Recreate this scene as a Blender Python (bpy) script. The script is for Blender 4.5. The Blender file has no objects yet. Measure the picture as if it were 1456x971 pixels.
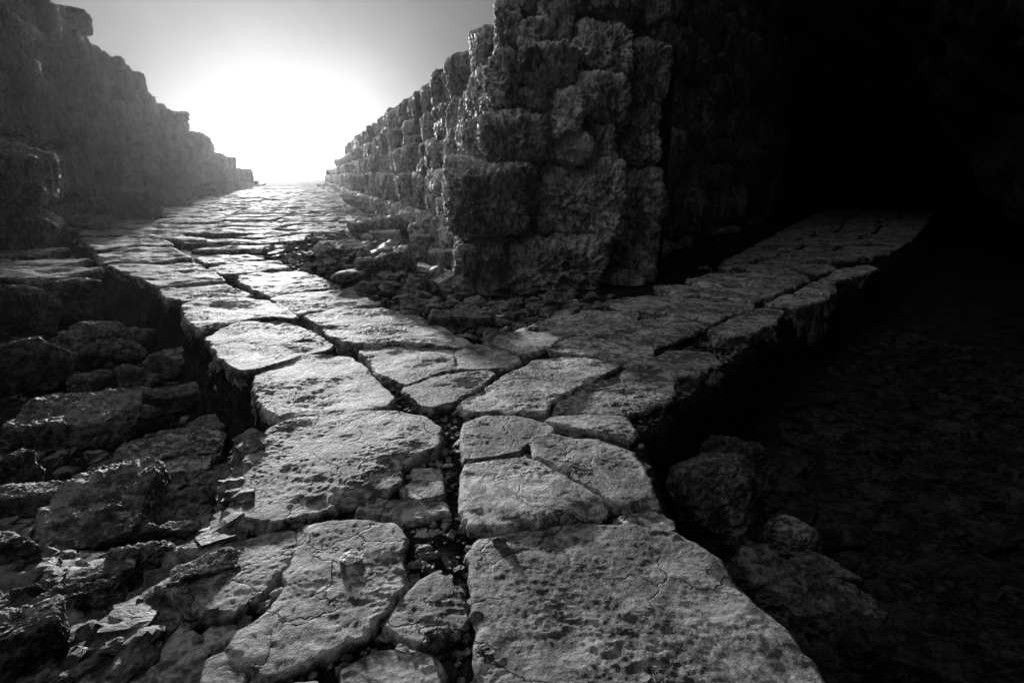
import bpy, math, random
import numpy as np
from mathutils import Vector, Matrix

random.seed(7)
RNG = np.random.RandomState(11)
scene = bpy.context.scene
COL = scene.collection

# ------------------------------------------------------------------ camera
CAM_H = 1.6
F = 809.0
CX, CY, HORIZON = 728.0, 485.5, 250.0
PITCH = math.atan((CY - HORIZON) / F)
cam_d = bpy.data.cameras.new("camera")
cam = bpy.data.objects.new("camera", cam_d)
COL.objects.link(cam)
cam.location = (0, 0, CAM_H)
cam.rotation_euler = (math.pi / 2 - PITCH, 0, 0)
cam_d.sensor_width = 36
cam_d.lens = 36 * F / 1456
cam_d.clip_start = 0.05
cam_d.clip_end = 3000
scene.camera = cam

# ------------------------------------------------------------------ sky and sun
SUN_AZ = math.radians(-23.3)      # from +Y, positive to the right
GLOW_AZ = math.radians(-18.2)
SUN_EL = math.radians(6.2)
GLOW_EL = math.radians(1.2)


def dir_of(az, el):
    return Vector((math.sin(az) * math.cos(el), math.cos(az) * math.cos(el), math.sin(el)))


world = bpy.data.worlds.new("World")
scene.world = world
world.use_nodes = True
nt = world.node_tree
nt.nodes.clear()


def W(t, **kw):
    n = nt.nodes.new(t)
    for k, v in kw.items():
        setattr(n, k, v)
    return n


def wm(op, a, b=None):
    n = W('ShaderNodeMath', operation=op)
    for i, v in enumerate((a, b)):
        if v is None:
            continue
        if isinstance(v, (int, float)):
            n.inputs[i].default_value = v
        else:
            nt.links.new(v, n.inputs[i])
    return n.outputs[0]


sky = W('ShaderNodeTexSky', sky_type='NISHITA')
sky.sun_disc = False
sky.sun_elevation = SUN_EL
sky.sun_rotation = SUN_AZ
sky.dust_density = 1.0
bw = W('ShaderNodeRGBToBW')
nt.links.new(sky.outputs[0], bw.inputs[0])
tc = W('ShaderNodeTexCoord')
gd = dir_of(GLOW_AZ, GLOW_EL)
dot = W('ShaderNodeVectorMath', operation='DOT_PRODUCT')
nrm = W('ShaderNodeVectorMath', operation='NORMALIZE')
nt.links.new(tc.outputs['Generated'], nrm.inputs[0])
nt.links.new(nrm.outputs[0], dot.inputs[0])
dot.inputs[1].default_value = gd
theta = wm('MULTIPLY', wm('ARCCOSINE', wm('MINIMUM', dot.outputs['Value'], 0.99999)), 180 / math.pi)
# thin cloud round the sun, heavy dark overcast away from it
SKY_CORE, SKY_S, SKY_FLOOR, SKY_LOBE, SKY_FILL = 5.6, 11.0, 0.08, 0.10, 9.0
core = wm('DIVIDE', SKY_CORE, wm('ADD', wm('POWER', wm('DIVIDE', theta, SKY_S), 2.15), 1.0))
cn = W('ShaderNodeTexNoise')
cn.inputs['Scale'].default_value = 3.5
cn.inputs['Detail'].default_value = 6
nt.links.new(nrm.outputs[0], cn.inputs['Vector'])
cl = wm('ADD', wm('MULTIPLY', cn.outputs['Fac'], 0.8), 0.6)
lobe = wm('MULTIPLY', wm('EXPONENT', wm('DIVIDE', theta, -38.0)), SKY_LOBE)
mask = wm('MULTIPLY', wm('ADD', wm('ADD', core, lobe), SKY_FLOOR), cl)
# bright lobe added to the sky high on the left, as fill light
sx = W('ShaderNodeVectorMath', operation='DOT_PRODUCT')
nt.links.new(nrm.outputs[0], sx.inputs[0])
sx.inputs[1].default_value = dir_of(math.radians(-85), math.radians(52))
fill_lobe = wm('MULTIPLY', wm('POWER', wm('MAXIMUM', sx.outputs['Value'], 0.0), 5.0), SKY_FILL)
val = wm('ADD', wm('MULTIPLY', wm('POWER', bw.outputs[0], 0.05), mask), fill_lobe)
bg = W('ShaderNodeBackground')
bg.inputs['Strength'].default_value = 0.1
nt.links.new(val, bg.inputs['Color'])
wo = W('ShaderNodeOutputWorld')
nt.links.new(bg.outputs[0], wo.inputs['Surface'])

sun_d = bpy.data.lights.new("sun", 'SUN')
sun_d.energy = 4.2
sun_d.angle = math.radians(2.5)
sun_d.color = (1.0, 1.0, 1.0)
sun = bpy.data.objects.new("sun", sun_d)
COL.objects.link(sun)
sun.rotation_euler = (-dir_of(SUN_AZ, SUN_EL)).to_track_quat('-Z', 'Y').to_euler()

vs = scene.view_settings
vs.view_transform = 'Standard'
vs.look = 'None'
vs.exposure = 0.6
vs.gamma = 1
vs.use_curve_mapping = False
scene.render.engine = 'CYCLES'
cy = scene.cycles
cy.use_denoising = True
cy.max_bounces = 5
cy.diffuse_bounces = 3
cy.glossy_bounces = 2
cy.volume_bounces = 0
cy.sample_clamp_indirect = 4
cy.use_adaptive_sampling = True

# ------------------------------------------------------------------ helpers
_cp, _sp = math.cos(PITCH), math.sin(PITCH)


def ray(px, py):
    a, b = (px - CX) / F, (CY - py) / F
    return (a, _cp + b * _sp, -_sp + b * _cp)


def g(px, py, z=0.0):
    """world point at height z that stands at this place in the photograph"""
    d = ray(px, py)
    t = (z - CAM_H) / d[2]
    return (d[0] * t, d[1] * t)


_p = np.random.RandomState(5).permutation(256)
_p = np.concatenate([_p, _p, _p])
_gr = np.random.RandomState(6).normal(size=(256, 3)).astype(np.float32)
_gr /= np.linalg.norm(_gr, axis=1)[:, None]


def perlin(P):
    P = np.asarray(P, dtype=np.float32)
    i = np.floor(P).astype(np.int32)
    f = P - i
    i &= 255
    u = f * f * f * (f * (f * 6 - 15) + 10)
    out = 0
    for dx in (0, 1):
        wx = u[:, 0] if dx else 1 - u[:, 0]
        for dy in (0, 1):
            wy = u[:, 1] if dy else 1 - u[:, 1]
            for dz in (0, 1):
                wz = u[:, 2] if dz else 1 - u[:, 2]
                h = _p[_p[_p[i[:, 0] + dx] + i[:, 1] + dy] + i[:, 2] + dz]
                gv = _gr[h]
                out = out + wx * wy * wz * (gv[:, 0] * (f[:, 0] - dx) + gv[:, 1] * (f[:, 1] - dy) + gv[:, 2] * (f[:, 2] - dz))
    return out * 1.5


def fbm(P, oct=4, lac=2.1, gain=0.5):
    s, a = 0, 1.0
    P = np.asarray(P, dtype=np.float32)
    for _ in range(oct):
        s = s + a * perlin(P)
        P = P * lac + 17.3
        a *= gain
    return s


def ridged(P, oct=4, lac=2.1, gain=0.55):
    s, a = 0, 1.0
    P = np.asarray(P, dtype=np.float32)
    for _ in range(oct):
        s = s + a * (1 - 2.2 * np.abs(perlin(P)))
        P = P * lac + 9.1
        a *= gain
    return s


def mesh_np(name, V, Q, mat, parent=None, smooth=True):
    me = bpy.data.meshes.new(name)
    V = np.ascontiguousarray(V, dtype=np.float32)
    Q = np.ascontiguousarray(Q, dtype=np.int32)
    k = Q.shape[1]
    me.vertices.add(len(V))
    me.vertices.foreach_set('co', V.ravel())
    me.loops.add(Q.size)
    me.loops.foreach_set('vertex_index', Q.ravel())
    me.polygons.add(len(Q))
    me.polygons.foreach_set('loop_start', np.arange(0, Q.size, k, dtype=np.int32))
    me.polygons.foreach_set('loop_total', np.full(len(Q), k, dtype=np.int32))
    me.polygons.foreach_set('use_smooth', np.full(len(Q), smooth, dtype=bool))
    me.update(calc_edges=True)
    me.materials.append(mat)
    o = bpy.data.objects.new(name, me)
    COL.objects.link(o)
    if parent is not None:
        o.parent = parent
    return o


def recentre(o, base):
    """put the object's origin at its base point"""
    o.data.transform(Matrix.Translation((-base[0], -base[1], -base[2])))
    o.location = base


def tag(o, label=None, cat=None, group=None, kind=None):
    if label:
        o['label'] = label
    if cat:
        o['category'] = cat
    if group:
        o['group'] = group
    if kind:
        o['kind'] = kind
    return o


def empty(name, loc=(0, 0, 0)):
    o = bpy.data.objects.new(name, None)
    o.location = loc
    o.empty_display_size = 0.2
    COL.objects.link(o)
    return o


def inside(P, poly):
    poly = np.asarray(poly, dtype=float)
    x, y = P[:, 0], P[:, 1]
    r = np.zeros(len(P), bool)
    a = poly
    b = np.roll(poly, -1, axis=0)
    for (x0, y0), (x1, y1) in zip(a, b):
        if y0 == y1:
            continue
        c = ((y0 > y) != (y1 > y)) & (x < (x1 - x0) * (y - y0) / (y1 - y0) + x0)
        r ^= c
    return r


def dist_poly(P, poly, closed=True):
    poly = np.asarray(poly, dtype=float)
    best = np.full(len(P), 1e9)
    n = len(poly)
    for i in range(n if closed else n - 1):
        a, b = poly[i], poly[(i + 1) % n]
        ab = b - a
        t = np.clip(((P - a) @ ab) / max(ab @ ab, 1e-9), 0, 1)
        d = np.hypot(P[:, 0] - a[0] - t * ab[0], P[:, 1] - a[1] - t * ab[1])
        best = np.minimum(best, d)
    return best


def sstep(x, a, b):
    t = np.clip((x - a) / (b - a), 0, 1)
    return t * t * (3 - 2 * t)


# ------------------------------------------------------------------ materials
def stone_material(name, dark, mid, light, rough=0.55, bump=1.0, spec=0.5, scale=1.0, cracks=0.6, strata=False, pit=0.12):
    m = bpy.data.materials.new(name)
    m.use_nodes = True
    t = m.node_tree
    t.nodes.clear()
    L = t.links.new
    out = t.nodes.new('ShaderNodeOutputMaterial')
    b = t.nodes.new('ShaderNodeBsdfPrincipled')
    L(b.outputs[0], out.inputs[0])
    geo = t.nodes.new('ShaderNodeNewGeometry')
    mp = t.nodes.new('ShaderNodeMapping')
    L(geo.outputs['Position'], mp.inputs['Vector'])
    if strata:
        mp.inputs['Scale'].default_value = (1, 1, 0.45)

    def noise(s, d=6, r=0.6, ty='FBM', dist=0.0):
        n = t.nodes.new('ShaderNodeTexNoise')
        n.noise_type = ty
        n.inputs['Scale'].default_value = s * scale
        n.inputs['Detail'].default_value = d
        n.inputs['Roughness'].default_value = r
        n.inputs['Distortion'].default_value = dist
        L(mp.outputs[0], n.inputs['Vector'])
        return n.outputs['Fac']

    def math_(op, a, c=None, clamp=False):
        n = t.nodes.new('ShaderNodeMath')
        n.operation = op
        n.use_clamp = clamp
        for i, v in enumerate((a, c)):
            if v is None:
                continue
            if isinstance(v, (int, float)):
                n.inputs[i].default_value = v
            else:
                L(v, n.inputs[i])
        return n.outputs[0]

    def ramp(x, pts):
        r = t.nodes.new('ShaderNodeValToRGB')
        e = r.color_ramp.elements
        while len(e) < len(pts):
            e.new(0.5)
        for el, (p, v) in zip(e, pts):
            el.position = p
            el.color = (v, v, v, 1)
        L(x, r.inputs[0])
        return r.outputs[0]

    big = noise(1.7, 5, 0.6, dist=0.6)
    fine = noise(26, 5, 0.65)
    lich = noise(9, 6, 0.7, dist=0.8)
    mix = math_('ADD', math_('MULTIPLY', big, 0.27), math_('ADD', math_('MULTIPLY', fine, 0.28), math_('MULTIPLY', lich, 0.45)))
    col = ramp(mix, [(0.45, dark), (0.5, mid), (0.55, light)])
    # narrow weathering cracks filled with dirt
    wob = t.nodes.new('ShaderNodeVectorMath')
    wob.operation = 'ADD'
    nz = t.nodes.new('ShaderNodeTexNoise')
    nz.inputs['Scale'].default_value = 3.0
    nz.inputs['Detail'].default_value = 5
    L(mp.outputs[0], nz.inputs['Vector'])
    sc = t.nodes.new('ShaderNodeVectorMath')
    sc.operation = 'SCALE'
    sc.inputs['Scale'].default_value = 0.55
    L(nz.outputs['Color'], sc.inputs[0])
    L(mp.outputs[0], wob.inputs[0])
    L(sc.outputs[0], wob.inputs[1])
    vo = t.nodes.new('ShaderNodeTexVoronoi')
    vo.feature = 'DISTANCE_TO_EDGE'
    vo.inputs['Scale'].default_value = 2.3
    L(wob.outputs[0], vo.inputs['Vector'])
    crackw = ramp(vo.outputs['Distance'], [(0.0, 1.0), (0.02, 0.0)])
    where = ramp(noise(1.1, 2), [(0.43, 0.0), (0.50, 1.0)])
    crack = math_('MULTIPLY', math_('MULTIPLY', crackw, where), cracks)
    colf = math_('MULTIPLY', col, math_('SUBTRACT', 1.0, math_('MULTIPLY', crack, 0.7)))
    colf = math_('MULTIPLY', colf, math_('ADD', math_('MULTIPLY', geo.outputs['Random Per Island'], 0.4), 0.78))
    L(colf, b.inputs['Base Color'])
    rr = math_('ADD', math_('MULTIPLY', fine, 0.35), rough - 0.17)
    L(rr, b.inputs['Roughness'])
    b.inputs['Specular IOR Level'].default_value = spec
    # relief
    rid = noise(11, 7, 0.62, 'RIDGED_MULTIFRACTAL', 0.5)
    fb = noise(34, 6, 0.7)
    pits = ramp(noise(19, 3, 0.5), [(0.30, 0.0), (0.42, 1.0)])
    h = math_('ADD', math_('MULTIPLY', rid, 0.30), math_('ADD', math_('MULTIPLY', fb, 1.25), math_('MULTIPLY', pits, pit)))
    h = math_('SUBTRACT', h, math_('MULTIPLY', crack, 1.2))
    bp = t.nodes.new('ShaderNodeBump')
    bp.inputs['Strength'].default_value = 1.0
    bp.inputs['Distance'].default_value = 0.022 * bump
    L(h, bp.inputs['Height'])
    L(bp.outputs[0], b.inputs['Normal'])
    return m


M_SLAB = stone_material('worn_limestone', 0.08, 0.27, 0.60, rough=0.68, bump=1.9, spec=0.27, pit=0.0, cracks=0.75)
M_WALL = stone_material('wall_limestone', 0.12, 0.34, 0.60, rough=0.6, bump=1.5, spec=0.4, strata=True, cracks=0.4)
M_ROCK = stone_material('rubble_stone', 0.04, 0.14, 0.32, rough=0.6, bump=1.9, spec=0.4)  # darker than the slabs; stands in for shade over the left rubble
M_DARK = stone_material('shade_dark_stone', 0.012, 0.028, 0.055, rough=0.85, bump=2.5, spec=0.05, cracks=0.0)  # near-black colour stands in for the deep shade on the right
M_PALE = stone_material('pale_chip', 0.4, 0.55, 0.7, rough=0.5, bump=0.5, spec=0.5, cracks=0.0)
M_LWALL = stone_material('dark_limestone', 0.03, 0.11, 0.27, rough=0.65, bump=2.4, spec=0.35, strata=True, cracks=0.4)  # darker limestone, for the left wall and its fallen blocks
M_SHADED = stone_material('shaded_rubble_stone', 0.015, 0.06, 0.17, rough=0.6, bump=1.9, spec=0.35)  # rubble stone darkened; shade on the right-side rocks is put into the colour
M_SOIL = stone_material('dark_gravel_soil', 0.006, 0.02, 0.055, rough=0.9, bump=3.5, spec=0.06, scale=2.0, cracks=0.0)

# ------------------------------------------------------------------ stone makers
def concentric(n):
    u = np.linspace(-1, 1, n)
    X, Y = np.meshgrid(u, u)
    X = X.ravel()
    Y = Y.ravel()
    big = np.abs(X) > np.abs(Y)
    r = np.where(big, X, Y)
    with np.errstate(divide='ignore', invalid='ignore'):
        phi = np.where(big, (math.pi / 4) * (Y / np.where(X == 0, 1, X)), math.pi / 2 - (math.pi / 4) * (X / np.where(Y == 0, 1, Y)))
    phi = np.where(r < 0, phi + math.pi, phi)
    return np.abs(r), np.mod(phi, 2 * math.pi)


_conc = {}


def radial_table(poly, smooth_deg=1.5):
    P = np.asarray(poly, float)
    x, y = P[:, 0], P[:, 1]
    x1, y1 = np.roll(x, -1), np.roll(y, -1)
    cr = x * y1 - x1 * y
    A = cr.sum() / 2
    c = np.array([((x + x1) * cr).sum() / (6 * A), ((y + y1) * cr).sum() / (6 * A)])
    th = np.radians(np.arange(720) / 2.0)
    D = np.stack([np.cos(th), np.sin(th)], 1)
    R = np.zeros(720)
    for i in range(len(P)):
        a = P[i] - c
        e = P[(i + 1) % len(P)] - P[i]
        den = D[:, 0] * e[1] - D[:, 1] * e[0]
        den = np.where(np.abs(den) < 1e-9, 1e-9, den)
        t = (a[0] * e[1] - a[1] * e[0]) / den
        s = (a[0] * D[:, 1] - a[1] * D[:, 0]) / den
        ok = (t > 0) & (s >= -1e-6) & (s <= 1 + 1e-6)
        R = np.where(ok & (t > R), t, R)
    if smooth_deg:
        k = int(smooth_deg * 2) * 2 + 1
        ker = np.hanning(k + 2)[1:-1]
        ker /= ker.sum()
        Rp = np.concatenate([R[-k:], R, R[:k]])
        R = np.convolve(Rp, ker, 'same')[k:-k]
    return c, R


def slab_geom(poly, ztop, depth, n, seed, er=0.05, rough=1.0, tilt=(0, 0), shrink=0.012):
    if n not in _conc:
        _conc[n] = concentric(n)
    rho, phi = _conc[n]
    c, R = radial_table(poly)
    Rv = np.interp(phi, np.radians(np.arange(721) / 2.0), np.append(R, R[0])) - shrink
    size = R.mean()
    er = min(er, size * 0.3)
    d = (1 - rho) * Rv
    q = np.clip((er - d) / er, 0, 1)
    drop = er * (1 - np.sqrt(np.maximum(0, 1 - q * q)))
    x = c[0] + rho * Rv * np.cos(phi)
    y = c[1] + rho * Rv * np.sin(phi)
    z = np.full_like(x, ztop) - drop
    idx = np.arange(n * n).reshape(n, n)
    per = np.concatenate([idx[0, :-1], idx[:-1, -1], idx[-1, :0:-1], idx[:0:-1, 0]])
    quads = [np.stack([idx[:-1, :-1].ravel(), idx[:-1, 1:].ravel(), idx[1:, 1:].ravel(), idx[1:, :-1].ravel()], 1)]
    m = max(4, min(40, int(n * depth / (size * 3.2)) + 3))
    fr = np.linspace(0, 1, m + 1)[1:] ** 1.3
    Vx, Vy, Vz = [x], [y], [z]
    prev = per
    base = n * n
    pphi = phi[per]
    for f in fr:
        dz = er + f * (depth - er)
        rr = Rv[per] * (1 - 0.03 * f) + 0.0
        Vx.append(c[0] + rr * np.cos(pphi))
        Vy.append(c[1] + rr * np.sin(pphi))
        Vz.append(np.full(len(per), ztop - dz))
        cur = np.arange(base, base + len(per))
        quads.append(np.stack([prev, cur, np.roll(cur, -1), np.roll(prev, -1)], 1))
        prev = cur
        base += len(per)
    V = np.stack([np.concatenate(Vx), np.concatenate(Vy), np.concatenate(Vz)], 1)
    # orientation: wanted outward
    off = np.array([seed * 3.7, seed * 1.3, seed * 0.7])
    ed = np.concatenate([rho ** 3, np.ones(len(V) - n * n)])
    top = np.concatenate([np.ones(n * n), np.zeros(len(V) - n * n)])
    topk = np.maximum(top, 0.35)
    P = V + off
    k = rough
    wear = 0.35 + 1.3 * sstep(fbm(P * 1.3 + 40, 2), -0.35, 0.45)
    z0 = 0.022 * fbm(P * 1.5, 3) + wear * 0.0026 * (ridged(P * [5, 10, 6] + 0.6 * np.stack([perlin(P * 3), perlin(P * 3 + 9), perlin(P * 3 + 4)], 1), 4) - 1.0) + (0.3 + 0.7 * wear) * 0.0030 * fbm(P * 34, 3)
    pit = fbm(P * 7.5 + 50, 3)
    z0 = z0 - 0.006 * np.clip(pit - 0.35, 0, 1)
    V[:, 2] += k * z0 * topk
    lat = 0.024 * k
    s = min(1.0, size * 2.2)
    V[:, 0] += ed * lat * s * (fbm(P * 3.1 + 5, 4) + 0.6 * fbm(P * [12, 12, 6], 3))
    V[:, 1] += ed * lat * s * (fbm(P * 3.1 + 25, 4) + 0.6 * fbm(P * [12, 12, 6] + 9, 3))
    side = 1 - top
    bulge = 0.05 * fbm(P * [3.5, 3.5, 4.5] + 31, 4) + 0.02 * (ridged(P * [6, 6, 8], 3) - 1) - 0.05 * np.clip(fbm(P * [1.2, 1.2, 3.2] + 60, 2), 0, 1)
    ang = np.arctan2(V[:, 1] - c[1], V[:, 0] - c[0])
    down = side * np.clip((ztop - P[:, 2] + off[2] - 0.02) / 0.1, 0, 1)
    V[:, 0] += np.cos(ang) * bulge * down
    V[:, 1] += np.sin(ang) * bulge * down
    chip = np.clip(fbm(P * 2.3 + 77, 2) - 0.25, 0, 1)
    V[:, 2] -= np.concatenate([rho ** 8, np.ones(len(V) - n * n)]) * chip * 0.06 * s * top
    V[:, 2] += tilt[0] * (V[:, 0] - c[0]) + tilt[1] * (V[:, 1] - c[1])
    return V, np.concatenate(quads), c


_cs = {}


def cube_sphere(n):
    if n in _cs:
        return _cs[n]
    u = np.tan(np.linspace(-1, 1, n) * math.pi / 4)
    A, B = np.meshgrid(u, u)
    A = A.ravel()
    B = B.ravel()
    o = np.ones_like(A)
    faces = [(o, A, B), (-o, -A, B), (-A, o, B), (A, -o, B), (A, B, o), (A, -B, -o)]
    V = np.concatenate([np.stack(f, 1) for f in faces])
    idx = np.arange(n * n).reshape(n, n)
    q = np.stack([idx[:-1, :-1].ravel(), idx[:-1, 1:].ravel(), idx[1:, 1:].ravel(), idx[1:, :-1].ravel()], 1)
    Q = np.concatenate([q + i * n * n for i in range(6)])
    key = np.round(V * 1e5).astype(np.int64)
    _, first, inv = np.unique(key, axis=0, return_index=True, return_inverse=True)
    V = V[first]
    Q = inv.ravel()[Q]
    V /= np.linalg.norm(V, axis=1)[:, None]
    _cs[n] = (V, Q)
    return _cs[n]


def rock_geom(dims, n, seed, boxy=0.0, p=14, amp=0.06, nfac=9, freq=2.2, fine=1.0):
    """angular stone centred on the origin: dims are full sizes; boxy 1 = squared block"""
    rs = np.random.RandomState(seed)
    D, Q = cube_sphere(n)
    pl, pd = [], []
    if boxy > 0:
        for ax in range(3):
            for s in (-1, 1):
                v = np.zeros(3)
                v[ax] = s
                v += rs.normal(size=3) * 0.07
                pl.append(v / np.linalg.norm(v))
                pd.append(1.0)
        for _ in range(nfac):
            v = rs.normal(size=3)
            v /= np.linalg.norm(v)
            pl.append(v)
            pd.append(np.abs(v).sum() * rs.uniform(0.82, 0.98))
    else:
        for _ in range(nfac + 5):
            v = rs.normal(size=3)
            v /= np.linalg.norm(v)
            pl.append(v)
            pd.append(rs.uniform(0.72, 1.0))
        pl.append(np.array([0, 0, 1.0]))
        pd.append(0.9)
    N = np.array(pl)
    d = np.array(pd)
    a = np.maximum(0, D @ N.T) / d
    r = (np.power(a, p).sum(1)) ** (-1.0 / p)
    if boxy <= 0:
        r = np.minimum(r, 1.25)
    half = np.array(dims) / 2.0
    V = D * r[:, None] * half
    s = float(np.mean(dims))
    P = V / s * freq + seed * 1.91
    dn = D / half
    dn /= np.linalg.norm(dn, axis=1)[:, None]
    disp = amp * s * (fbm(P, 3) + 0.32 * fine * (ridged(P * 3.3 + 3, 4) - 1) * 0.6 + 0.12 * fine * fbm(P * 12, 2))
    V = V + dn * disp[:, None]
    return V, Q


def rot_z(V, a):
    c, s = math.cos(a), math.sin(a)
    return np.stack([V[:, 0] * c - V[:, 1] * s, V[:, 0] * s + V[:, 1] * c, V[:, 2]], 1)


def rot_x(V, a):
    c, s = math.cos(a), math.sin(a)
    return np.stack([V[:, 0], V[:, 1] * c - V[:, 2] * s, V[:, 1] * s + V[:, 2] * c], 1)


def rot_y(V, a):
    c, s = math.cos(a), math.sin(a)
    return np.stack([V[:, 0] * c + V[:, 2] * s, V[:, 1], -V[:, 0] * s + V[:, 2] * c], 1)


def merge(parts):
    Vs, Qs, b = [], [], 0
    for V, Q in parts:
        Vs.append(V)
        Qs.append(Q + b)
        b += len(V)
    return np.concatenate(Vs), np.concatenate(Qs)


# ------------------------------------------------------------------ slab outlines, read off the photograph onto the road plane
def zz(reg, pts):
    ox, oy, s = reg
    return [(ox + x / s, oy + y / s) for x, y in pts]


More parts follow.
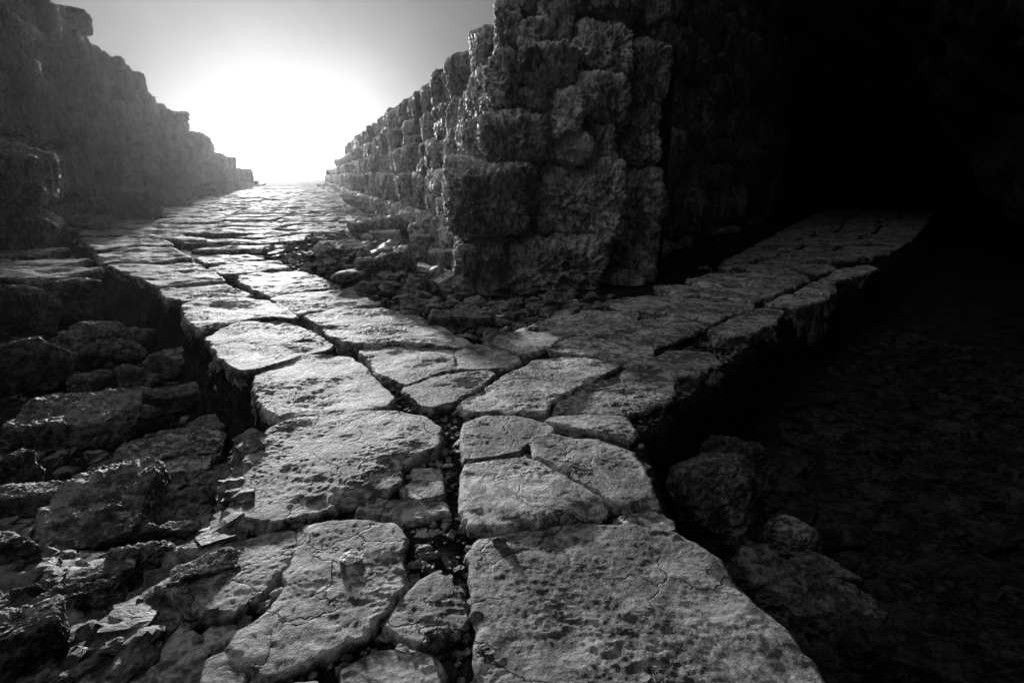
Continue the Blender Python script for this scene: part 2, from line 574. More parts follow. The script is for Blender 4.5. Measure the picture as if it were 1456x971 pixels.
R7 = (300, 560, 2.3625)
R6 = (0, 640, 2.6)
R3 = (100, 230, 2.908)
R4 = (500, 300, 2.908)
RX = (860, 260, 2.908)
PX = (0, 0, 1.0)
slabs = [
    (R7, [(190, 120), (290, 80), (450, 62), (600, 60), (715, 78), (768, 120), (755, 190), (700, 220), (640, 250), (640, 300), (600, 325), (510, 340), (400, 385), (300, 405), (180, 432), (50, 395), (105, 310), (105, 245), (150, 180)], 'broad slab with a ragged broken left corner'),
    (R7, [(680, 240), (760, 235), (770, 270), (690, 278)], None),
    (R7, [(645, 310), (700, 283), (770, 290), (780, 330), (700, 347), (665, 335)], None),
    (R7, [(500, 362), (560, 337), (680, 350), (780, 355), (790, 388), (700, 402), (520, 412), (490, 395)], None),
    (R7, [(850, 90), (930, 66), (1060, 75), (1140, 100), (1150, 120), (1080, 148), (1035, 185), (900, 213), (850, 215), (838, 150)], None),
    (PX, [(785, 590), (835, 588), (888, 592), (903, 612), (895, 626), (820, 608), (778, 598)], None),
    (R7, [(855, 240), (1050, 207), (1120, 237), (1230, 302), (1310, 357), (1315, 385), (1200, 407), (1090, 430), (960, 452), (880, 442), (857, 380), (845, 290)], None),
    (PX, [(757, 624), (780, 618), (850, 624), (898, 642), (925, 682), (934, 712), (872, 714), (846, 692), (802, 668), (766, 650)], 'slab with a dark worn hollow'),
    (R7, [(290, 445), (360, 430), (500, 428), (620, 440), (648, 480), (640, 560), (628, 640), (590, 710), (520, 800), (400, 850), (330, 885), (250, 920), (160, 945), (62, 850), (92, 790), (170, 740), (262, 640), (240, 590), (285, 545)], 'huge foreground slab with spalled lower edge'),
    (R6, [(700, 420), (780, 360), (880, 325), (1010, 290), (1075, 285), (1088, 360), (1050, 420), (1005, 470), (960, 530), (870, 600), (760, 600), (700, 560), (600, 520), (620, 480)], None),
    (R7, [(590, 760), (640, 690), (700, 620), (750, 592), (800, 612), (830, 680), (850, 750), (800, 790), (720, 810), (640, 792)], None),
    (R7, [(450, 910), (560, 852), (650, 840), (740, 870), (770, 920), (765, 1020), (470, 1030)], None),
    (PX, [(665, 792), (682, 770), (740, 754), (830, 743), (900, 746), (950, 757), (990, 775), (1028, 802), (1028, 818), (1060, 850), (1110, 890), (1150, 940), (1200, 1000), (1230, 1060), (700, 1060), (690, 930), (680, 860)], 'giant pitted slab at the foot of the path'),
    (PX, [(885, 728), (930, 722), (955, 735), (955, 750), (925, 752), (890, 745)], None),
    (R6, [(270, 861), (350, 760), (450, 665), (560, 598), (670, 610), (735, 680), (735, 800), (700, 900), (500, 960), (280, 940)], None),
    (R6, [(765, 770), (830, 745), (900, 800), (880, 861), (820, 900), (760, 880)], None),
    (R6, [(765, 645), (820, 605), (878, 650), (830, 700), (770, 690)], None),
    (R6, [(905, 905), (1010, 870), (1150, 850), (1180, 960), (900, 980)], None),
    # left arm, outer column
    (PX, [(365, 532), (400, 512), (440, 501), (495, 502), (528, 530), (560, 565), (548, 580), (470, 588), (395, 592), (366, 570)], None),
    (R3, [(565, 730), (620, 695), (700, 668), (830, 657), (935, 668), (1000, 712), (1085, 760), (1060, 783), (960, 798), (870, 828), (790, 860), (700, 870), (620, 810)], None),
    (R3, [(462, 592), (560, 565), (720, 562), (860, 582), (935, 640), (925, 655), (820, 648), (700, 660), (600, 682), (530, 690), (480, 650)], None),
    (R3, [(360, 522), (500, 510), (640, 506), (745, 545), (730, 558), (600, 556), (470, 572), (400, 562)], None),
    (R3, [(150, 432), (300, 422), (520, 422), (600, 460), (648, 490), (560, 503), (350, 515), (270, 480)], None),
    (R3, [(95, 376), (250, 357), (420, 357), (500, 395), (420, 410), (250, 413), (140, 418)], None),
    (R3, [(35, 312), (200, 310), (400, 326), (430, 345), (250, 350), (100, 368)], None),
    (R3, [(40, 285), (200, 280), (400, 292), (560, 320), (560, 330), (430, 322), (200, 304), (45, 303)], None),
    # left arm, inner column
    (R3, [(512, 402), (640, 387), (720, 380), (805, 400), (640, 424), (560, 428)], None),
    (R3, [(572, 440), (720, 410), (860, 411), (908, 438), (820, 448), (690, 463), (625, 463)], None),
    (R3, [(692, 475), (780, 452), (950, 446), (1040, 480), (1108, 500), (1100, 518), (950, 528), (830, 553), (762, 530), (705, 500)], None),
    (R3, [(824, 570), (900, 547), (1150, 531), (1210, 560), (1288, 588), (1200, 598), (1080, 613), (940, 628), (870, 602)], None),
    (PX, [(434, 450), (470, 440), (545, 438), (600, 450), (635, 470), (674, 489), (648, 495), (600, 490), (560, 487), (505, 490), (470, 478)], None),
    (PX, [(508, 495), (560, 490), (645, 498), (650, 522), (600, 535), (574, 546), (545, 530)], None),
    # junction
    (R4, [(430, 565), (520, 550), (600, 560), (688, 600), (698, 615), (640, 642), (500, 658), (440, 650), (422, 600)], None),
    (R4, [(218, 730), (330, 687), (450, 672), (560, 667), (600, 682), (500, 738), (430, 788), (340, 812), (290, 803), (242, 760)], None),
    (R4, [(592, 520), (680, 492), (800, 492), (925, 510), (845, 540), (798, 578), (720, 598), (650, 570), (600, 545)], None),
    (R4, [(442, 790), (500, 750), (560, 730), (700, 642), (790, 602), (900, 602), (1000, 612), (1115, 640), (1035, 690), (935, 730), (828, 788), (815, 825), (620, 828), (480, 818)], None),
    (R4, [(832, 820), (845, 780), (950, 732), (1150, 648), (1280, 657), (1328, 690), (1335, 755), (1240, 815), (1150, 842), (950, 830)], 'corner slab with a rounded shoulder'),
    (R4, [(802, 578), (845, 532), (930, 517), (1100, 532), (1235, 560), (1245, 600), (1180, 638), (1120, 632), (1000, 598), (900, 588)], None),
    (R4, [(722, 480), (800, 450), (900, 412), (1000, 408), (1190, 425), (1160, 468), (1080, 508), (1000, 513), (900, 498), (800, 486)], None),
    # right arm
    (RX, [(30, 620), (180, 547), (310, 552), (430, 585), (300, 648), (190, 668), (10, 650)], None),
    (RX, [(150, 750), (250, 692), (350, 687), (450, 700), (468, 740), (380, 788), (300, 798), (220, 765)], None),
    (RX, [(415, 620), (540, 552), (640, 512), (750, 522), (690, 580), (600, 628), (500, 638)], None),
    (RX, [(665, 500), (745, 457), (875, 462), (918, 475), (800, 513)], None),
    (RX, [(785, 450), (860, 407), (965, 417), (935, 458), (870, 453)], None),
    (RX, [(872, 400), (1000, 347), (1080, 337), (1138, 347), (1050, 380), (960, 403)], None),
    (RX, [(0, 490), (130, 462), (300, 458), (350, 470), (615, 497), (600, 520), (450, 573), (340, 548), (180, 528), (60, 518)], None),
    (RX, [(305, 455), (400, 432), (600, 432), (735, 450), (620, 488), (480, 478)], None),
    (RX, [(210, 425), (310, 411), (398, 426), (300, 453)], None),
    (RX, [(605, 415), (700, 382), (830, 387), (848, 400), (740, 443), (620, 428)], None),
    (RX, [(330, 400), (440, 367), (635, 367), (685, 380), (600, 418), (420, 423)], None),
    (RX, [(472, 350), (600, 337), (930, 342), (955, 355), (860, 378), (700, 373), (560, 358)], None),
]

world_slabs = []
for reg, pts, lab in slabs:
    world_slabs.append(([g(*q) for q in zz(reg, pts)], lab, zz(reg, pts)))

# right arm, farther rows: between the two edges of the arm
le = [g(*q) for q in [(1020, 374), (1065, 350), (1108, 328), (1140, 311), (1175, 297), (1215, 285)]]
re_ = [g(*q) for q in [(1190, 374), (1272, 358), (1304, 338), (1322, 318), (1330, 300), (1335, 286)]]


def along(poly, t):
    t = max(0, min(0.9999, t)) * (len(poly) - 1)
    i = int(t)
    f = t - i
    return (poly[i][0] * (1 - f) + poly[i + 1][0] * f, poly[i][1] * (1 - f) + poly[i + 1][1] * f)


rr = random.Random(3)
arm_rows = []
t = 0.0
rows = 13
for i in range(rows):
    t0, t1 = i / rows, (i + 1) / rows
    t0c, t1c = t0 ** 0.9, t1 ** 0.9
    a0, b0, a1, b1 = along(le, t0c), along(re_, t0c), along(le, t1c), along(re_, t1c)
    cuts = [0] + sorted([rr.uniform(0.25, 0.42), rr.uniform(0.6, 0.78)]) + [1]
    for c0, c1 in zip(cuts[:-1], cuts[1:]):
        mix = lambda a, b, f: (a[0] * (1 - f) + b[0] * f, a[1] * (1 - f) + b[1] * f)
        gp = 0.012
        arm_rows.append([mix(a0, b0, c0 + gp), mix(a0, b0, c1 - gp), mix(mix(a0, b0, c1 - gp), mix(a1, b1, c1 - gp), 0.93), mix(mix(a0, b0, c0 + gp), mix(a1, b1, c0 + gp), 0.93)])

# ------------------------------------------------------------------ wall lines (world)
LW = [(-9.5, -6), (-9.8, 3.5), (-11.4, 11.5)] + [g(*q) for q in [(100, 323), (228, 290), (300, 276), (345, 267), (366, 262)]]
CWL = [g(*q) for q in [(658, 394), (630, 352), (582, 322), (532, 300), (500, 284), (482, 272), (462, 262)]]
A_, B_ = g(640, 404), g(884, 402)
CWR = [B_, (2.9, 12.2), (6.2, 17.5), (11.5, 25.5), (17, 36)]


def interp_line(poly, s):
    P = np.array(poly)
    L = np.concatenate([[0], np.cumsum(np.hypot(*np.diff(P, axis=0).T))])
    x = np.interp(s, L, P[:, 0])
    y = np.interp(s, L, P[:, 1])
    i = min(len(P) - 2, max(0, int(np.searchsorted(L, s, 'right') - 1)))
    d = P[i + 1] - P[i]
    d = d / np.linalg.norm(d)
    return np.array([x, y]), d, L[-1]


# far paving between the two walls
far_slabs = []
rr = random.Random(21)
armL_edge = [g(*q) for q in [(113, 330), (300, 346), (372, 366), (376, 372)]]
lp = np.array(LW[3:])
cp = np.array(CWL)
y = 9.5
while y < 88:
    dep = rr.uniform(1.0, 1.6) * (1 + max(0, (y - 25)) / 40)
    xl = np.interp(y, lp[:, 1], lp[:, 0]) + 0.3
    if y < lp[0, 1]:
        xl = max(g(113, 330)[0], -12.2)
    xr = np.interp(y, cp[:, 1], cp[:, 0]) - (0.5 if y > 30 else 1.2)
    x = xl
    while x < xr - 0.5:
        w = rr.uniform(1.3, 2.9) * (1 + max(0, (y - 30)) / 60)
        x2 = min(x + w, xr)
        j = lambda: rr.uniform(-0.07, 0.07)
        poly = [(x + 0.05 + j(), y + 0.04 + j()), ((x + x2) / 2, y + j() * 1.3), (x2 - 0.05 + j(), y + 0.04 + j()), (x2 - 0.05 + j(), y + dep - 0.05 + j()), ((x + x2) / 2, y + dep + j()), (x + 0.05 + j(), y + dep - 0.05 + j())]
        far_slabs.append(poly)
        x = x2
    y += dep
fc = np.array([np.mean(p, axis=0) for p in far_slabs])
keep = ~inside(fc, [g(*q) for q in [(60, 331), (112, 331), (300, 600), (0, 600)]])
for wp, _, _ in world_slabs:
    keep &= ~(inside(fc, wp) | (dist_poly(fc, wp) < 0.28))
mound = np.array([g(*q) for q in [(385, 352), (440, 338), (520, 338), (600, 350), (650, 420), (760, 470), (640, 475), (480, 415), (400, 372)]])
keep &= ~inside(fc, mound)
far_slabs = [p for p, k in zip(far_slabs, keep) if k]

# ------------------------------------------------------------------ ground
left_edge = [g(*q) for q in [(110, 325), (130, 362), (152, 385), (224, 414), (258, 437), (298, 487), (366, 543), (376, 592), (352, 655), (334, 732), (268, 828), (150, 962), (60, 1100)]]
left_low = left_edge + [(-1.5, -8), (-60, -8), (-60, left_edge[0][1] + 0.5)]
right_edge = [g(*q) for q in [(1330, 300), (1306, 336), (1256, 374), (1190, 404), (1120, 438), (1022, 512), (960, 562), (908, 612), (938, 712), (958, 748), (1032, 812), (1112, 890), (1204, 1000), (1260, 1100)]]
right_low = right_edge + [(1.2, -8), (60, -8), (60, right_edge[0][1])]
centre_zone = mound


def ground_z(P):
    P = np.asarray(P, float)
    z = -0.13 + 0.075 * sstep(-P[:, 1], -5.0, -3.0)
    P3 = np.concatenate([P, np.zeros((len(P), 1))], 1)
    nearf = sstep(-P[:, 1], -3.6, -1.6)      # 1 near the camera
    dl = np.where(inside(P, left_low), dist_poly(P, left_edge, False), 0)
    tl = -0.72 * (1 - nearf) - 0.15 * nearf
    side = sstep(dl, 0.8, 5.0) * 0.25
    z += (tl + 0.13 + side) * sstep(dl, 0.02, 0.22)
    dr = np.where(inside(P, right_low), dist_poly(P, right_edge, False), 0)
    tr = -0.95 * (1 - nearf) - 0.6 * nearf
    z += (tr + 0.13) * sstep(dr, 0.02, 0.25)
    dc = np.where(inside(P, centre_zone), dist_poly(P, centre_zone), 0)
    z += sstep(dc, 0.0, 0.9) * 0.32
    z += 0.05 * fbm(P3 * 1.7, 4) * (0.35 + sstep(dl + dr + dc, 0.1, 0.4)) + 0.012 * fbm(P3 * 9, 3)
    far = sstep(np.hypot(P[:, 0], P[:, 1]), 90, 300)
    z = z * (1 - far) - 0.3 * far + far * 2.0 * fbm(P3 * 0.01, 2)
    return z


tx = np.linspace(-1, 1, 520)
gx = 1.6 * np.sinh(tx * 6.6)
ty = np.linspace(-1, 1, 620)
gy = 4.0 + 1.6 * np.sinh(ty * 6.6)
X, Y = np.meshgrid(gx, gy)
P = np.stack([X.ravel(), Y.ravel()], 1)
Z = ground_z(P)
idx = np.arange(len(P)).reshape(X.shape)
Q = np.stack([idx[:-1, :-1].ravel(), idx[:-1, 1:].ravel(), idx[1:, 1:].ravel(), idx[1:, :-1].ravel()], 1)
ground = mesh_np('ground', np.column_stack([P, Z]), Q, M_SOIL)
tag(ground, kind='structure')

# ------------------------------------------------------------------ the paved road
road = tag(empty('road', (0, 4, 0)), kind='structure')
road_off = np.array([0, 4, 0])
n_parts = 0
for k, (poly, lab, pxs) in enumerate(world_slabs):
    pa = np.array(pxs)
    ext = max(np.ptp(pa[:, 0]), np.ptp(pa[:, 1])) * 0.7
    n = int(np.clip(ext / 2.0, 24, 210))
    rs = random.Random(k)
    sz = max(np.ptp(np.array(poly)[:, 0]), np.ptp(np.array(poly)[:, 1]))
    dist = np.hypot(*np.mean(poly, axis=0))
    tall = 0.95 if sz > 0.45 else 0.3
    tl = 0.012
    V, Q, c = slab_geom(poly, rs.uniform(-0.012, 0.012) + (-0.02 if sz < 0.45 else 0), tall, n, k + 1, er=0.03 if sz > 0.45 else 0.02,
                        rough=(1.0 + 0.09 * max(0, dist - 4.5)) if sz > 0.45 else 0.8, tilt=(rs.uniform(-tl, tl), rs.uniform(-tl, tl)), shrink=-0.026)
    o = mesh_np('paving_slab', V - road_off, Q, M_SLAB, road)
    if lab:
        o['label'] = lab
    n_parts += 1
for k, poly in enumerate(arm_rows):
    V, Q, c = slab_geom(poly, random.Random(k).uniform(-0.02, 0.02), 0.9, 26, 200 + k, er=0.06, rough=1.3)
    if n_parts < 82:
        mesh_np('paving_slab', V - road_off, Q, M_SLAB, road)
        n_parts += 1
    else:
        arm_rows[k] = (V, Q)
rest = [a for a in arm_rows if isinstance(a, tuple)]
order = np.argsort([np.hypot(*np.mean(p, axis=0)) for p in far_slabs])
for r_, k in enumerate(int(v) for v in order):
    poly = far_slabs[k]
    d = np.hypot(*np.mean(poly, axis=0))
    n = int(np.clip(900 / d, 12, 48))
    rs = random.Random(1000 + k)
    V, Q, c = slab_geom(poly, rs.uniform(-0.05, 0.02) - (0.04 if d < 16 else 0), 0.25, n, 300 + k, er=0.07, rough=1.1 + min(1.0, d / 40), tilt=(rs.uniform(-0.02, 0.02), rs.uniform(-0.03, 0.03)), shrink=0.02)
    if n_parts < 100:
        mesh_np('paving_slab', V - road_off, Q, M_SLAB, road)
        n_parts += 1
    else:
        rest.append((V, Q))
V, Q = merge(rest)
o = mesh_np('paving_slab', V - road_off, Q, M_SLAB, road)
o['kind'] = 'stuff'


# ------------------------------------------------------------------ dry stone walls of big blocks
def course_wall(root, base, hfun, side, s0=0.0, s1=None, batter=0.22, courses=(0.9, 1.3), widths=(1.1, 2.2), seed=1, out=None, depth=1.3, zbase=-0.8, tight=1.0, jut=0.16):
    """out collects (distance, V, Q, visible) of every block; side=+1: the wall's mass is to the left of the line's direction"""
    rs = random.Random(seed)
    _, _, L = interp_line(base, 0)
    s1 = s1 or L
    z = zbase
    row = 0
    while z < 11:
        ch = rs.uniform(*courses)
        s = s0 + rs.uniform(0, 0.7)
        while s < s1:
            P0, d, _ = interp_line(base, s)
            dist = math.hypot(*P0)
            w = rs.uniform(*widths) * (1 + max(0, dist - 28) / 45)
            Pm, d, _ = interp_line(base, s + w / 2)
            nrm = np.array([-d[1], d[0]]) * side
            h = hfun(s + w / 2) + rs.uniform(-0.35, 0.35)
            if z + ch * 0.55 < h and z < h - 0.3:
                cen = Pm + nrm * (depth / 2 + batter * (z + ch / 2) + rs.uniform(-jut, jut))
                ang = math.atan2(d[1], d[0]) + rs.uniform(-0.07, 0.07)
                n = int(np.clip(700 / max(dist, 4), 9, 52))
                hh = ch * rs.uniform(0.98, 1.10)
                split = rs.random() < 0.18
                bits = [(0, w, 0, hh)] if not split else [(0, w, -hh * 0.26, hh * 0.5), (0.1, w * 0.95, hh * 0.25, hh * 0.5)]
                for (ox, ww, oz, bh) in bits:
                    V, Q = rock_geom((ww * tight * rs.uniform(0.90, 0.99), depth * rs.uniform(0.95, 1.2), bh * tight * rs.uniform(0.90, 0.99)), n, rs.randint(1, 99999) % 5000, boxy=1, p=13, amp=0.07, nfac=13, freq=2.8, fine=2.8)
                    V = rot_y(V, rs.uniform(-0.05, 0.05))
                    V = rot_x(V, rs.uniform(-0.06, 0.06))
                    V = rot_z(V, ang)
                    V = V + [cen[0], cen[1], z + ch / 2 + oz]
                    dd = math.hypot(cen[0], cen[1])
                    az = (cen[0] / max(cen[1], 0.1))
                    vis = cen[1] > 0 and abs(az) < 1.0
                    out.append((dd + (0 if vis else 500), V, Q))
            s += w
        z += ch
        row += 1


def core_mesh(root, base, hfun, side, inset, thick, mat, off, zb=-1.2, batter=0.22, s0=0.0):
    """the rubble mass behind the facing blocks"""
    _, _, L = interp_line(base, 0)
    ss = np.linspace(s0, L, 90)
    V, Q = [], []
    for s in ss:
        P0, d, _ = interp_line(base, s)
        nr = np.array([-d[1], d[0]]) * side
        h = hfun(s) - 0.75
        f0 = P0 + nr * (inset + batter * zb)
        f1 = P0 + nr * (inset + batter * h)
        b = P0 + nr * (inset + thick)
        V += [(f0[0], f0[1], zb), (f1[0], f1[1], h), (b[0], b[1], h), (b[0], b[1], zb)]
    V = np.array(V)
    for i in range(len(ss) - 1):
        a, b = i * 4, i * 4 + 4
        for j in range(3):
            Q.append((a + j, a + j + 1, b + j + 1, b + j))
    return mesh_np('wall_core', V - off, np.array(Q), mat, root, smooth=False)


def finish_wall(root, off, blocks, cap, M_WALL=M_WALL):
    blocks.sort(key=lambda b: b[0])
    near = [b for b in blocks if b[0] < 400]
    part = near[:cap]
    restb = blocks[len(part):]
    for _, V, Q in part:
        mesh_np('stone_block', V - off, Q, M_WALL, root)
    if restb:
        V, Q = merge([(b[1], b[2]) for b in restb])
        o = mesh_np('stone_block', V - off, Q, M_WALL, root)
        o['kind'] = 'stuff'


# left wall
def h_left(s):
    P0, _, _ = interp_line(LW, s)
    d = math.hypot(*P0)
    return float(np.interp(d, [0, 20, 29, 31, 36, 42, 55, 72, 100], [12, 11.2, 10.8, 9.4, 8.9, 8.0, 6.6, 5.0, 2.6]))


lw_off = np.array([LW[3][0], LW[3][1], 0])
lw = tag(empty('stone_wall', tuple(lw_off)), 'tall ruined wall of rough boulders rising over the rubble at the left arm of the road', 'wall')
bl = []
course_wall(lw, LW, h_left, 1, seed=5, out=bl, batter=0.16, tight=0.91, jut=0.38, courses=(1.0, 1.9), widths=(1.2, 3.0))
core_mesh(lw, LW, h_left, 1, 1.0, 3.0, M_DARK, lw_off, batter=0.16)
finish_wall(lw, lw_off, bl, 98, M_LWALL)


# middle wall: left face, blunt end and right face are one mass
def h_cl(s):
    P0, _, _ = interp_line(CWL, s)
    d = math.hypot(*P0)
    return float(np.interp(d, [9, 10.2, 11.5, 13, 16, 20, 27, 40, 60, 76, 110], [4.2, 4.0, 3.9, 4.0, 4.3, 4.4, 4.5, 4.5, 4.0, 3.2, 2.0]))


cw_off = np.array([A_[0], A_[1], 0])
cw = tag(empty('stone_wall', tuple(cw_off)), 'massive block wall standing in the fork between the two arms of the road', 'wall')
bc = []
course_wall(cw, CWL, h_cl, -1, s0=0.7, seed=12, out=bc, batter=0.2, courses=(0.8, 1.15), widths=(0.9, 1.9), zbase=-0.4)
course_wall(cw, CWR, lambda s: 9.0, 1, s0=0.3, seed=31, out=bc, batter=0.05, courses=(1.0, 1.4), widths=(1.2, 2.4), zbase=-0.9)
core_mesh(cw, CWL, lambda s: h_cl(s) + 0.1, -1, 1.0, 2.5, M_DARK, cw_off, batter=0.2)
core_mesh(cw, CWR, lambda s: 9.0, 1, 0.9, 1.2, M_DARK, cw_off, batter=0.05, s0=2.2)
# the blunt end, block by block: (x0, y0, x1, y1) in the photograph, on the end face's plane
ea = np.array(A_)
eb = np.array(B_)
ed = (eb - ea) / np.linalg.norm(eb - ea)
en = np.array([-ed[1], ed[0]])          # away from the camera


def on_face(px, py, back=0.0):
    o2 = ea + en * back
    d = ray(px, py)
    D = np.array([d[0], d[1]])
    # o2 + u*ed = t*D
    M = np.array([[D[0], -ed[0]], [D[1], -ed[1]]])
    t_, u = np.linalg.solve(M, o2)
    return u, CAM_H + t_ * d[2]


end_blocks = [
    ((646, 338, 722, 432), 0.0), ((718, 342, 874, 430), 0.12), ((632, 226, 762, 338), 0.0), ((760, 232, 846, 340), 0.42), ((838, 228, 888, 342), 0.2),
    ((688, 150, 790, 228), 0.33), ((784, 192, 838, 232), 0.3), ((832, 170, 886, 234), 0.45), ((782, 124, 826, 194), 0.2), ((820, 104, 900, 174), 0.45),
    ((696, 66, 742, 152), 0.5), ((736, 58, 826, 126), 0.38), ((738, 118, 788, 156), 0.5), ((818, 26, 904, 108), 0.6), ((734, 22, 780, 72), 0.75),
    ((708, -8, 744, 66), 0.9), ((776, -20, 822, 72), 0.7), ((738, -66, 800, 26), 0.9), ((796, -90, 910, 30), 0.85),
    ((878, 236, 940, 398), 0.7), ((884, 150, 944, 240), 0.9), ((896, 60, 950, 154), 1.0), ((900, -30, 955, 64), 1.2), ((905, -150, 958, -26), 1.4),
    ((722, -64, 742, -2), 1.1), ((742, -130, 800, -62), 1.1), ((786, -140, 914, -58), 1.0), ((760, -210, 914, -128), 1.3),
]
for i, ((x0, y0, x1, y1), back) in enumerate(end_blocks):
    u0, z1 = on_face(x0, y0, back)
    u1, z0 = on_face(x1, y1, back)
    w, h = u1 - u0, z1 - z0
    dep = 2.2
    V, Q = rock_geom((w * 1.0, dep, h * 1.0), 84, 700 + i * 7, boxy=1, p=13, amp=0.075, nfac=14, freq=2.2, fine=2.6)
    V = rot_z(rot_y(V, random.uniform(-0.03, 0.03)), math.atan2(ed[1], ed[0]) + random.uniform(-0.06, 0.06))
    cen = ea + en * (back + dep / 2) + ed * (u0 + u1) / 2
    V = V + [cen[0], cen[1], (z0 + z1) / 2]
    mesh_np('stone_block', V - cw_off, Q, M_WALL, cw)
finish_wall(cw, cw_off, bc, 80)
# solid heart of the blunt end
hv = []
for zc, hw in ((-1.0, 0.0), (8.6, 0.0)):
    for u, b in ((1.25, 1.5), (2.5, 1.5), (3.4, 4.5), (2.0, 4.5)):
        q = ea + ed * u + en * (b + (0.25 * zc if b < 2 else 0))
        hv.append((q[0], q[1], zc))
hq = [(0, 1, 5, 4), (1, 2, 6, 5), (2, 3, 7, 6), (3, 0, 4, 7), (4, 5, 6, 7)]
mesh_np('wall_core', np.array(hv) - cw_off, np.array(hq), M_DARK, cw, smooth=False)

# ------------------------------------------------------------------ dark cliff added to keep light off the right side
CL = [(4.4, -9), (4.6, 2), (6.9, 6.2), (12.2, 12.5), (17.8, 19), (20, 27), (12, 32)]
_, _, L = interp_line(CL, 0)
ns, nz = 360, 90
ss = np.linspace(0, L, ns)
pts, nn = [], []
for s in ss:
    p0, d, _ = interp_line(CL, s)
    pts.append(p0)
    nn.append((d[1], -d[0]))
pts = np.array(pts)
nn = np.array(nn)
zs = np.linspace(-1.6, 12.5, nz)
V = np.zeros((nz, ns, 3))
for j, z in enumerate(zs):
    V[j, :, :2] = pts - nn * ((0.27 + 0.60 * sstep(ss, 14, 32)) * max(z, 0))[:, None]
    V[j, :, 2] = z
V = V.reshape(-1, 3)
N3 = np.tile(np.column_stack([nn, np.zeros(ns)]), (nz, 1))
dsp = 0.9 * fbm(V * 0.25, 4) + 0.25 * ridged(V * [0.9, 0.9, 0.5], 4) + 0.06 * fbm(V * 4, 2)
V = V - N3 * dsp[:, None]
idx = np.arange(nz * ns).reshape(nz, ns)
Q = np.stack([idx[:-1, :-1].ravel(), idx[:-1, 1:].ravel(), idx[1:, 1:].ravel(), idx[1:, :-1].ravel()], 1)
cl_o = mesh_np('added_cliff', V, Q, M_DARK)
tag(cl_o, kind='structure')

# ------------------------------------------------------------------ single rocks
def rock_at(name, label, cat, box, h=0.3, mat=None, boxy=0.0, tiltx=0.0, tilty=0.0, yaw=None, seed=1, lift=0.0, n=None, dep=None, amp=0.07, p=14, zb=None, group=None):
    x0, y0, x1, y1 = box
    cx = (x0 + x1) / 2
    z = -0.3
    if zb is None:
        for _ in range(6):
            q = g(cx, y1, z)
            z = float(ground_z(np.array([q]))[0])
    else:
        z = zb
    z += lift
    q = g(cx, y1, z)
    D = math.hypot(q[1], CAM_H - z)
    dray = ray(cx, y1)
    depth = q[1] * _cp + (CAM_H - z) * _sp
    depth -= h * 0.6 * _sp
    w = (x1 - x0) / F * depth
    qb = g(cx, y0, z + h * 0.9) if (z + h * 0.9) < CAM_H - 0.1 else (q[0], q[1] + w)
    l = dep or float(np.clip(qb[1] - q[1], 0.45 * w, 1.4 * w))
    n = n or int(np.clip((x1 - x0) / 2.4, 22, 76))
    V, Q = rock_geom((w * 1.05, l * 1.05, h * 1.12), n, seed, boxy=boxy, amp=amp, p=p + 5, nfac=9, freq=2.8, fine=2.2)
    V = rot_y(rot_x(V, tiltx), tilty)
    az = math.atan2(q[0], q[1])
    V = rot_z(V, -az * 0.6 + (yaw or 0))
    c = (q[0] * (1 + l / 2 / max(q[1], 0.5)), q[1] + l / 2, z + h * 0.42)
    V = V + c
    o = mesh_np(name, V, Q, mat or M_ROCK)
    recentre(o, (c[0], c[1], z))
    tag(o, label, cat, group)
    return o


R = rock_at
# left rubble field
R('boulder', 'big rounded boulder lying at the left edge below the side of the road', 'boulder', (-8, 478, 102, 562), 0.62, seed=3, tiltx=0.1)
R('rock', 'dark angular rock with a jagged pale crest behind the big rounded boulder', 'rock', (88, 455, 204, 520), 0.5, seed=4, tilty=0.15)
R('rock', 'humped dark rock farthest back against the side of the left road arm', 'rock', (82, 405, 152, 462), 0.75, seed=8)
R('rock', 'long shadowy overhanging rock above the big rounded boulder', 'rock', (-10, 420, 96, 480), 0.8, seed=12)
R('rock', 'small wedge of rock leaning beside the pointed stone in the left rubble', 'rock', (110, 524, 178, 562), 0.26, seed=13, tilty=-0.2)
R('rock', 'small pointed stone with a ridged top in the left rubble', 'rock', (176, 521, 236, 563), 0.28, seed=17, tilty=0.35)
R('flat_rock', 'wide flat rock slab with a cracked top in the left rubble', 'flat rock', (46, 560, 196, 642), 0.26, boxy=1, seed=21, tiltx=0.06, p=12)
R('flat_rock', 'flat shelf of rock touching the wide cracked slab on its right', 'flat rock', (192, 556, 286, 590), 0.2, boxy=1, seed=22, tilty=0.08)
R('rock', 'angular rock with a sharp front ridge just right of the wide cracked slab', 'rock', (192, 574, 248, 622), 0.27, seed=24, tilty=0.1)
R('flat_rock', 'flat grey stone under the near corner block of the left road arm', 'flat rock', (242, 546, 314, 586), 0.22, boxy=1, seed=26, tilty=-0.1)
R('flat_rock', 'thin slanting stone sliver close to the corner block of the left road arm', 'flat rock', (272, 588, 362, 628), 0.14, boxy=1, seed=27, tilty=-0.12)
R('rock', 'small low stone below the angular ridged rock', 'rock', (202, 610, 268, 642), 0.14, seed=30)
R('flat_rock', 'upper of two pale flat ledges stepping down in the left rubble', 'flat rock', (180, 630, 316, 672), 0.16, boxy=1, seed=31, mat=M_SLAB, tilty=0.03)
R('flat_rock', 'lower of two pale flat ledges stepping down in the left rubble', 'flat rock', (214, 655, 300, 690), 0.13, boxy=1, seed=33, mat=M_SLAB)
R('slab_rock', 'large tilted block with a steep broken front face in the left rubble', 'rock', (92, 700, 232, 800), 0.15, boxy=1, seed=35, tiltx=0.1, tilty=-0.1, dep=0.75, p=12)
R('rock', 'lumpy weathered rock left of the large tilted block', 'rock', (-8, 642, 62, 716), 0.34, seed=37, amp=0.12)
